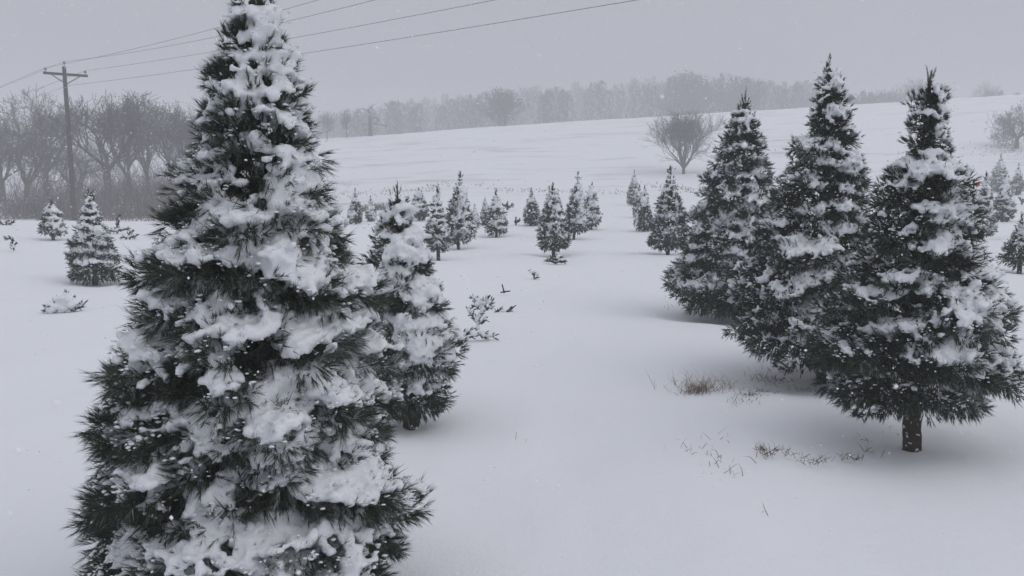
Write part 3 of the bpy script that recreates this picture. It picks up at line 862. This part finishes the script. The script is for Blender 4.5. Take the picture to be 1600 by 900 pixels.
# ------------------------------------------------------------------ brush and grass
def brush(name, boxes, label, mat, hgt, wseg, seed, cat, per=None, curl=.5):
    rng = np.random.RandomState(seed)
    P = []
    for (x0, x1, y0, y1, n, hm) in boxes:
        xx = rng.uniform(x0, x1, n); yy = rng.uniform(y0, y1, n)
        k = noise3(np.stack([xx, yy, 0 * xx], 1), 4.0) > -.55
        P.append(np.stack([xx[k], yy[k], ground_z(xx[k], yy[k]), hm * (1 + .35 * noise3(np.stack([xx[k], yy[k], 0 * xx[k] + 9], 1), 6.0))], 1))
    P = np.concatenate(P); n = len(P)
    base = P[:, :3] - np.array([0, 0, .03]); h = np.maximum(P[:, 3], .1) * rng.uniform(.4, 1.1, n)
    d = norm(np.stack([rng.normal(0, curl, n), rng.normal(0, curl, n), np.ones(n)], 1))
    p0 = base; VV, FF, TT = [], [], []; off = 0
    t0 = rng.rand(n)
    rad0 = np.full(n, wseg)
    for s in range(3):
        p1 = p0 + d * (h / 3)[:, None]
        r1 = rad0 * .8
        V, Fq = tubes(p0, p1, rad0, r1, 3)
        VV.append(V); FF.append(Fq + off); off += len(V); TT.append(np.repeat(t0, 6))
        p0 = p1; rad0 = r1
        d = norm(d + rng.normal(0, .35, (n, 3)))
    return link(name, mesh_from(name, np.concatenate(VV), np.concatenate(FF), 4, mat, np.concatenate(TT)), kind='stuff', label=label, category=cat)
brush('undergrowth', [(-47, -14, 53.5, 63, 10500, 3.5), (-15.5, -10, 36, 48, 900, 1.5), (-40, -33, 38, 52, 600, 1.5)], 'grey-brown leafless undergrowth below the wood behind the utility pole', M_BRUSH, 2.0, .013, 5, 'undergrowth')
brush('bramble', [(-9.0, -5.5, 39, 44, 900, .5)], 'low brown bramble bank behind the pines right of the tallest one', M_BRUSH, 1.0, .012, 6, 'undergrowth')

def blades(points, rng, h=(.04, .12), wd=.003, lean=.7):
    """bent blades standing at points (n,2)"""
    n = len(points)
    x, y = points[:, 0], points[:, 1]
    b = np.stack([x, y, ground_z(x, y) - .01], 1)
    H = rng.uniform(h[0], h[1], n)
    d = norm(np.stack([rng.normal(0, lean, n), rng.normal(0, lean, n), np.ones(n)], 1))
    sd_ = norm(np.cross(d, rng.normal(size=(n, 3)))) * wd
    m = b + d * (H * .6)[:, None]
    e = m + norm(d + np.stack([rng.normal(0, .6, n), rng.normal(0, .6, n), rng.uniform(-.9, .1, n)], 1)) * (H * .5)[:, None]
    V = np.stack([b - sd_, b + sd_, m + sd_ * .8, m - sd_ * .8, e, e + sd_ * .2], 1)
    Fq = np.array([[0, 1, 2, 3], [3, 2, 5, 4]])[None] + (np.arange(n) * 6)[:, None, None]
    return V.reshape(-1, 3), Fq.reshape(-1, 4), np.repeat(rng.rand(n), 6)
rng = np.random.RandomState(9)
def spots(lst):
    out = []
    for (px_, py_, n, sr) in lst:
        x, y, _ = hit(px_, py_)
        out.append(np.stack([x + rng.normal(0, sr, n), y + rng.normal(0, sr, n)], 1))
    return np.concatenate(out)
pts = spots([(1092, 612, 170, .06), (1080, 614, 50, .05), (1106, 608, 60, .08), (1092, 606, 60, .13)])
V, Fq, tt = blades(pts, rng, (.04, .16), .0013, .55)
link('grass_tuft', mesh_from('grass_tuft', V, Fq, 4, M_GRASS, tt), kind='stuff', label='straw-coloured grass tuft poking through snow left of the middle big pine', category='grass tuft')
lst = [(1175, 618, 60, .05), (1190, 612, 60, .06), (1160, 628, 30, .05), (1195, 595, 40, .08), (1232, 583, 50, .06), (1215, 596, 50, .07), (1255, 612, 30, .05), (1192, 580, 12, .06), (1060, 600, 18, .10), (1130, 600, 14, .1),
       (1190, 705, 34, .022), (1200, 710, 24, .02), (1212, 705, 10, .02), (1240, 712, 14, .03), (1262, 722, 16, .03), (1285, 722, 14, .03), (1325, 716, 20, .025), (1340, 718, 14, .03), (1368, 706, 14, .04), (1350, 690, 8, .04), (1398, 680, 8, .04),
       (1120, 695, 12, .10), (1115, 720, 12, .09), (1140, 740, 10, .1), (1065, 705, 6, .05), (1110, 750, 6, .08), (1070, 468, 14, .12), (1060, 480, 10, .12), (1090, 480, 8, .1),
       (1195, 805, 2, .02), (1030, 395, 12, .15), (1060, 400, 14, .15), (820, 690, 2, .03)]
pts = spots(lst)
V, Fq, tt = blades(pts, rng, (.02, .085), .0018, .9)
link('dead_grass', mesh_from('dead_grass', V, Fq, 4, M_GRASS, tt * .6), kind='stuff', label='sparse dead grass stems poking through the snow under the big pines', category='grass')
# coarse weeds along the far field edges
def weed_line(p0, p1, n, hh, jit, seed, wd=.030):
    r = np.random.RandomState(seed)
    a = np.array(hit(*p0)[:2]); b = np.array(hit(*p1)[:2])
    t = r.rand(n)[:, None]
    k = noise3(np.concatenate([a + (b - a) * t, t], 1), 5.0) > -.1
    p = (a + (b - a) * t)[k] + r.normal(0, jit, (int(k.sum()), 2)) * np.array([1, 2.5])
    return blades(p, r, hh, wd, .6)
VV, FF, TT = [], [], []; off = 0
for args in [((0, 343), (330, 345), 900, (.1, .4), .5, 1), ((520, 303), (1000, 303), 500, (.05, .2), .5, 2), ((620, 292), (760, 290), 160, (.05, .25), .6, 3), ((1080, 298), (1000, 290), 120, (.05, .3), .7, 4), ((1480, 240), (1600, 235), 160, (.1, .35), .8, 5), ((540, 288), (620, 292), 120, (.05, .25), .5, 6)]:
    V, Fq, tt = weed_line(*args); VV.append(V); FF.append(Fq + off); TT.append(tt * .7); off += len(V)
link('weeds', mesh_from('weeds', np.concatenate(VV), np.concatenate(FF), 4, M_GRASS, np.concatenate(TT)), kind='stuff', label='thin dead weeds along the far edges of the snowy field', category='weeds')

# ------------------------------------------------------------------ small saplings and twigs
def sapling(px_, py_, stems, label, cat='sapling', name='sapling', seed=0, snowy=.6, nlen=.05, tint=.35, sh=.05, br=1.0):
    """stems: list of ((x0,z0),(x1,z1)) in metres around the foot; each carries needle tufts and snow"""
    r = np.random.RandomState(seed)
    x, y, z = hit(px_, py_)
    w_ = max(.003, y / 887 * .9)
    A, P, D, B = [], [], [], []
    for (a, b) in stems:
        yo = r.uniform(-.05, .05)
        p = np.array([a[0], 0, a[1]]); q = np.array([b[0], yo, b[1]])
        A.append((*p, *q, max(.006, w_), max(.004, w_ * .7)))
        L = np.linalg.norm(q - p); n = max(2, int(L / .025))
        for i in range(n):
            t = (i + .7) / n
            c = p + (q - p) * t
            for _ in range(2):
                P.append(c + r.normal(0, .008, 3)); D.append(norm((q - p) / L + r.normal(0, .45, 3)))
            if r.rand() < snowy:
                B.append(c + np.array([r.normal(0, .012), r.normal(0, .012), .022]))
    A = np.array(A)
    t = thing(name, label, cat, (x, y, z))
    V, Fq = tubes(A[:, :3], A[:, 3:6], A[:, 6], A[:, 7], 5)
    link('stem', mesh_from('stem', V, Fq, 4, M_BARK), t)
    if nlen > 0:
        V, tt = needles(np.array(P), np.array(D), np.full(len(P), sh), int(max(8, 40 / max(1, y / 3.2) ** .8)), nlen, w_, r, np.full(len(P), tint))
        link('needles', mesh_from('needles', V, np.arange(len(V)).reshape(-1, 3), 3, M_NEEDLE, tt), t)
    if B:
        B = np.array(B)
        V, Fq = blobs(B, br * r.uniform(.02, .045, len(B)), .75, r, .2)
        me = remesh(V, Fq, max(.009, y / 887), 2, 'snow_cover'); me.materials.clear(); me.materials.append(M_SNOW)
        link('snow_cover', me, t, kind='stuff')
    return t
sapling(745, 522, [((0, -.05), (.02, .16)), ((.02, .14), (.1, .3)), ((.02, .13), (-.1, .24)), ((.1, .28), (.02, .42)), ((.09, .27), (.22, .33)), ((.1, .3), (.18, .46)), ((.03, .38), (-.07, .44)), ((.02, .1), (.14, .17)), ((-.06, .2), (-.12, .30)), ((.18, .32), (.24, .40)), ((.05, .3), (-.04, .36)), ((0, .34), (.08, .38))],
        'snow-clad pine sapling bent over the snow right of the loaded round pine', seed=3, nlen=.045, tint=.42, snowy=.9).scale = (.62, .62, .8)
sapling(736, 532, [((-.1, 0), (-.02, .07)), ((-.02, .02), (.12, .06)), ((.1, .02), (.22, .03)), ((-.12, -.02), (-.14, .08))], 'buried seedling tips just below the bent sapling', seed=13, nlen=.03, snowy=.9)
sapling(785, 492, [((-.06, 0), (.04, .03)), ((.02, .0), (.12, .07)), ((-.1, .0), (-.02, .05))], 'small reddish twig lying on the snow beside the bent sapling', 'twig', 'fallen_twig', seed=4, nlen=.02, tint=.2, snowy=.3)
sapling(788, 458, [((0, 0), (-.03, .12)), ((0, .02), (.08, .03)), ((0, .02), (-.05, .01))], 'thin forked bare twig sticking out of the open snow', 'twig', 'bare_twig', seed=5, nlen=0, snowy=0)
sapling(835, 436, [((0, -.02), (-.01, .07)), ((0, .04), (-.05, .12)), ((0, .0), (.04, .03))], 'reddish broken stub sticking out of the open snow', 'stub', 'broken_stub', seed=6, nlen=.02, tint=.1, snowy=.2)
sapling(868, 413, [((0, 0), (.02, .14)), ((0, .02), (-.14, .07)), ((0, .03), (.15, .06)), ((0, .05), (-.08, .12)), ((0, .05), (.09, .14))], 'low brush of cut pine tips at the foot of the nearest middle pine', seed=7, nlen=.05, snowy=.5)
sapling(101, 488, [((0, 0), (0, .12)), ((0, .02), (-.16, .08)), ((0, .02), (.17, .09)), ((0, .05), (-.09, .13)), ((0, .05), (.1, .13)), ((-.1, .0), (-.2, .03)), ((.1, .01), (.2, .08)), ((0, .1), (.02, .2))], 'knee-high snow-capped seedling pine on the left of the field', seed=8, nlen=.05, snowy=1.0, br=1.7)
sapling(19, 392, [((.04, 0), (.04, .2)), ((.04, .2), (-.02, .26)), ((-.02, .24), (-.14, .25)), ((.02, .1), (.08, .13))], 'dark crooked seedling at the far left of the field', seed=9, nlen=.04, tint=.1, snowy=.4)
sapling(183, 365, [((0, 0), (0, .2)), ((0, .05), (-.22, .1)), ((0, .08), (.26, .12)), ((0, .15), (.08, .42)), ((.05, .2), (.02, .3)), ((-.1, .05), (-.3, .16))], 'spindly snow-covered seedling to the right of the snow-banded pine', seed=10, nlen=.07, snowy=.9)
sapling(203, 375, [((0, 0), (0, .14)), ((0, .05), (-.14, .06)), ((0, .06), (.14, .1)), ((0, .1), (.04, .2))], 'tiny seedling nearest to the left flank of the tallest pine', seed=11, nlen=.06, snowy=.9)
sapling(8, 352, [((0, 0), (.1, .1)), ((0, .0), (-.15, .1)), ((.1, .02), (.25, .1))], 'small clump of seedling tips at the far left field edge', seed=12, nlen=.07, snowy=.8)
sapling(793, 328, [((0, 0), (0, .25)), ((0, .1), (.2, .2)), ((0, .1), (-.15, .2))], 'stray seedling right of the squat two-tipped pine', seed=14, nlen=.09, snowy=.5, tint=.2)
sapling(806, 352, [((0, 0), (0, .18)), ((0, .05), (.1, .15))], 'tiny seedling in the gap between the two clusters of pines', seed=15, nlen=.07, snowy=.4, tint=.2)
sapling(1596, 320, [((0, 0), (.02, .2)), ((0, .15), (-.12, .3)), ((0, .12), (.16, .18))], 'dark seedling at the right edge above the cut-off pine', seed=16, nlen=.09, snowy=.4, tint=.1)

# log on the snow behind the pines
x, y, z = hit(672, 323)
V, Fq = curve_tube([[-.22, 0, .06], [0, .02, .07], [.22, 0, .06]], [.05, .055, .05], 8)
thing('log', 'short dark log lying on the snow left of the thin-leader pine', 'log', (x, y, z), data=mesh_from('log', V, Fq, 4, M_BARK, None, True))

# orange ribbon by the tree tips at far right
x, y, z = hit(1529, 368)
rb = thing('marker_ribbon', 'small orange-red ribbon bow among the tree tips at far right', 'ribbon', (x, y, z))
px_m = y / F
zt_ = on_plane(1527, 288, y)[1] - z; xt = on_plane(1527, 288, y)[0] - x
V, Fq = curve_tube([[xt - 4 * px_m, 0, -.05], [xt - 5 * px_m, 0, zt_ * .5], [xt - 5.5 * px_m, 0, zt_ + 8 * px_m]], [.03, .026, .022], 6)
link('stake', mesh_from('stake', V, Fq, 4, M_TWIG, np.full(len(V), .9)), rb)
rv, rf_ = [], []
rr_ = random.Random(3)
for i in range(11):
    a = i / 11 * 2 * PI; L = (4.5 + rr_.uniform(-1.5, 2)) * px_m
    c = Vector((xt, -.02, zt_)); d = Vector((math.cos(a), rr_.uniform(-.3, .3), math.sin(a))); s = Vector((-math.sin(a), .3, math.cos(a))) * 1.3 * px_m
    p = [c, c + d * L * .5 + s, c + d * L, c + d * L * .5 - s]
    p2 = [q + Vector((0, .015, 0)) for q in p]
    k = len(rv); rv += [tuple(q) for q in p + p2]
    rf_ += [(k, k + 1, k + 2, k + 3), (k + 4, k + 7, k + 6, k + 5), (k, k + 4, k + 5, k + 1), (k + 1, k + 5, k + 6, k + 2), (k + 2, k + 6, k + 7, k + 3), (k + 3, k + 7, k + 4, k)]
link('bow', mesh_from('bow', np.array(rv), np.array(rf_), 4, M_RIB), rb)

# ------------------------------------------------------------------ utility pole and wires
PY = 52.0
pxx = on_plane(116, 345, PY)[0]
pz = float(ground_z(pxx, PY)); ztop = on_plane(102, 104, PY)[1]
pole = thing('utility_pole', 'brown wooden utility pole with a crossarm, in front of the wood at left', 'utility pole', (pxx, PY, pz))
hp = ztop - pz
V, Fq = curve_tube([[0, 0, -.5], [.02, 0, hp * .3], [0, 0, hp * .7], [-.02, 0, hp]], [.15, .14, .125, .105], 12)
Vc = np.array([[-.02, 0, hp + .01]]); k0 = len(V)
V = np.concatenate([V, Vc]); Fq = np.concatenate([Fq, np.array([[k0 - 2 - 12 + j, k0 - 2 - 12 + (j + 1) % 12, k0, k0] for j in range(12)])])[:len(Fq)]
link('post', mesh_from('post', V, Fq, 4, M_POLE, None, True), pole)
AZ = math.radians(134)
u_ = np.array([math.sin(AZ), math.cos(AZ), 0])            # along the line, towards the camera side
arm = np.array([math.cos(AZ), -math.sin(AZ), 0])          # along the crossarm
if arm[0] > 0: arm = -arm
def box_between(a, b, wdt, hgt):
    a = np.array(a, float); b = np.array(b, float); d = norm(b - a)
    s = norm(np.cross(d, [0, 0, 1.])) * wdt / 2; t = np.cross(s, d); t = norm(t) * hgt / 2
    v = [a - s - t, a + s - t, a + s + t, a - s + t, b - s - t, b + s - t, b + s + t, b - s + t]
    return np.array(v), np.array([[0, 1, 2, 3], [4, 7, 6, 5], [0, 4, 5, 1], [1, 5, 6, 2], [2, 6, 7, 3], [3, 7, 4, 0]])
side = u_ * .15
V, Fq = box_between(arm * 1.2 + side + [0, 0, hp - .45], -arm * 1.2 + side + [0, 0, hp - .45], .11, .14)
link('crossarm', mesh_from('crossarm', V, Fq, 4, M_POLE), pole)
for s in (1, -1):
    V, Fq = box_between(arm * .75 * s + side + [0, 0, hp - .53], side + [0, 0, hp - 1.0], .05, .05)
    link('brace', mesh_from('brace', V, Fq, 4, M_METAL), pole)
ATT = [(arm * 1.08 + side, hp - .22), (np.array([0., 0, 0]), hp + .22), (-arm * 1.08 + side, hp - .22), (u_ * .16, hp - 1.15)]
def lathe(prof, k=8):
    V = []; Fq = []
    for (r, zz) in prof:
        for j in range(k): V.append((r * math.cos(2 * PI * j / k), r * math.sin(2 * PI * j / k), zz))
    for i in range(len(prof) - 1):
        for j in range(k): Fq.append((i * k + j, i * k + (j + 1) % k, (i + 1) * k + (j + 1) % k, (i + 1) * k + j))
    return np.array(V), np.array(Fq)
Vi_, Fi_ = lathe([(.02, -.18), (.02, -.06), (.075, -.06), (.085, -.02), (.055, 0), (.06, .03), (.035, .07), (.0, .075)])
ins = mesh_from('insulator', Vi_, Fi_, 4, M_INS, None, True)
for (o_, zz) in ATT[:3]:
    link('insulator', ins, pole, (o_[0], o_[1], zz))
Vn_, Fn_ = lathe([(.0, -.07), (.05, -.06), (.05, .06), (.0, .07)])
link('neutral_spool', mesh_from('neutral_spool', Vn_, Fn_, 4, M_INS, None, True), pole, (ATT[3][0][0], ATT[3][0][1], ATT[3][1]))
WL = ['power line from the left arm of the utility pole', 'power line from the top pin of the utility pole', 'power line from the right arm of the utility pole', 'lowest line, running below the crossarm of the utility pole']
WC = [(70, 3.0, 1.0), (70, 2.5, 1.4), (70, .5, .6), (70, 0, .4)]
for i, (o_, zz) in enumerate(ATT):
    P0 = np.array([pxx, PY, pz]) + o_ + np.array([0, 0, zz + .06])
    L, dz, sag = WC[i]
    pts = []
    for s_, n_ in ((-1, 16), (1, 40)):
        tt = np.linspace(0, 1, n_)
        if s_ < 0: tt = tt[::-1]
        for t in tt:
            if s_ > 0 and t == 0: continue
            if s_ > 0:
                pts.append(P0 + u_ * L * t + np.array([0, 0, dz * t - 4 * sag * t * (1 - t)]))
            else:
                pts.append(P0 - u_ * 80 * t + np.array([0, 0, -2.0 * t - 4 * .9 * t * (1 - t)]))
    pts = np.array(pts)
    V, Fq = curve_tube(pts - P0, [.009 if i < 3 else .0085] * len(pts), 5)
    thing('power_line', WL[i], 'power line', P0, 'power lines on the utility pole', data=mesh_from('power_line', V, Fq, 4, M_METAL, None, True))

# ------------------------------------------------------------------ falling snow
rng = np.random.RandomState(2)
def flakes(n, dmin, dmax, r0, r1):
    d = (rng.uniform(dmin ** 3, dmax ** 3, n)) ** (1 / 3)
    x = rng.uniform(-.78, .78, n) * d; y = d; z = EYE + rng.uniform(-.5, .42, n) * d
    k = z > ground_z(x, y) + .05
    P = np.stack([x, y, z], 1)[k]
    return P, rng.uniform(r0, r1, len(P))
P1, R1 = flakes(6000, 1.2, 9, .0018, .0042)
P2, R2 = flakes(24000, 7, 40, .005, .015)
P3, R3 = flakes(34, .4, 1.0, .0013, .003)
P = np.concatenate([P1, P2, P3]); R = np.concatenate([R1, R2, R3])
OV = np.array([[1, 0, 0], [-1, 0, 0], [0, 1, 0], [0, -1, 0], [0, 0, 1], [0, 0, -1]], float)
OF = np.array([[0, 2, 4], [2, 1, 4], [1, 3, 4], [3, 0, 4], [2, 0, 5], [1, 2, 5], [3, 1, 5], [0, 3, 5]])
n = len(P)
V = (OV[None] * (R[:, None] * rng.uniform(.6, 1.3, (n, 3)))[:, None, :] + P[:, None, :]).reshape(-1, 3)
Fo = (OF[None] + (np.arange(n) * 6)[:, None, None]).reshape(-1, 3)
link('falling_snow', mesh_from('falling_snow', V, Fo, 3, M_FLAKE, None, True), kind='stuff', label='snowflakes falling through the air over the whole field', category='snowflakes')

# ------------------------------------------------------------------ haze
hv = np.array([[x, y, z] for x in (-300, 300) for y in (-60, 330) for z in (-4, 27)], float)
hf = [(0, 1, 3, 2), (4, 6, 7, 5), (0, 4, 5, 1), (2, 3, 7, 6), (0, 2, 6, 4), (1, 5, 7, 3)]
hm = bpy.data.materials.new('snowy_air'); hm.use_nodes = True
hn = hm.node_tree
for n_ in list(hn.nodes): hn.nodes.remove(n_)
pv = hn.nodes.new('ShaderNodeVolumePrincipled'); ho = hn.nodes.new('ShaderNodeOutputMaterial')
pv.inputs['Color'].default_value = (.93, .94, .97, 1); pv.inputs['Density'].default_value = .0052
hn.links.new(pv.outputs[0], ho.inputs['Volume'])
hme = bpy.data.meshes.new('haze'); hme.from_pydata([tuple(v) for v in hv], [], hf); hme.materials.append(hm)
link('haze', hme, kind='stuff', label='pale snowy haze filling the air over the field', category='haze')

tris = {}
tot = 0
for o in scene.objects:
    if o.type == 'MESH' and o.data.name not in tris:
        tris[o.data.name] = sum(max(1, len(p.vertices) - 2) for p in o.data.polygons) if len(o.data.polygons) < 2000 else len(o.data.loops) - 2 * len(o.data.polygons)
print('TRIS', sum(tris.values()), sorted(tris.items(), key=lambda t: -t[1])[:14])
print(STATS)
print('script', round(time.time() - T0, 1))
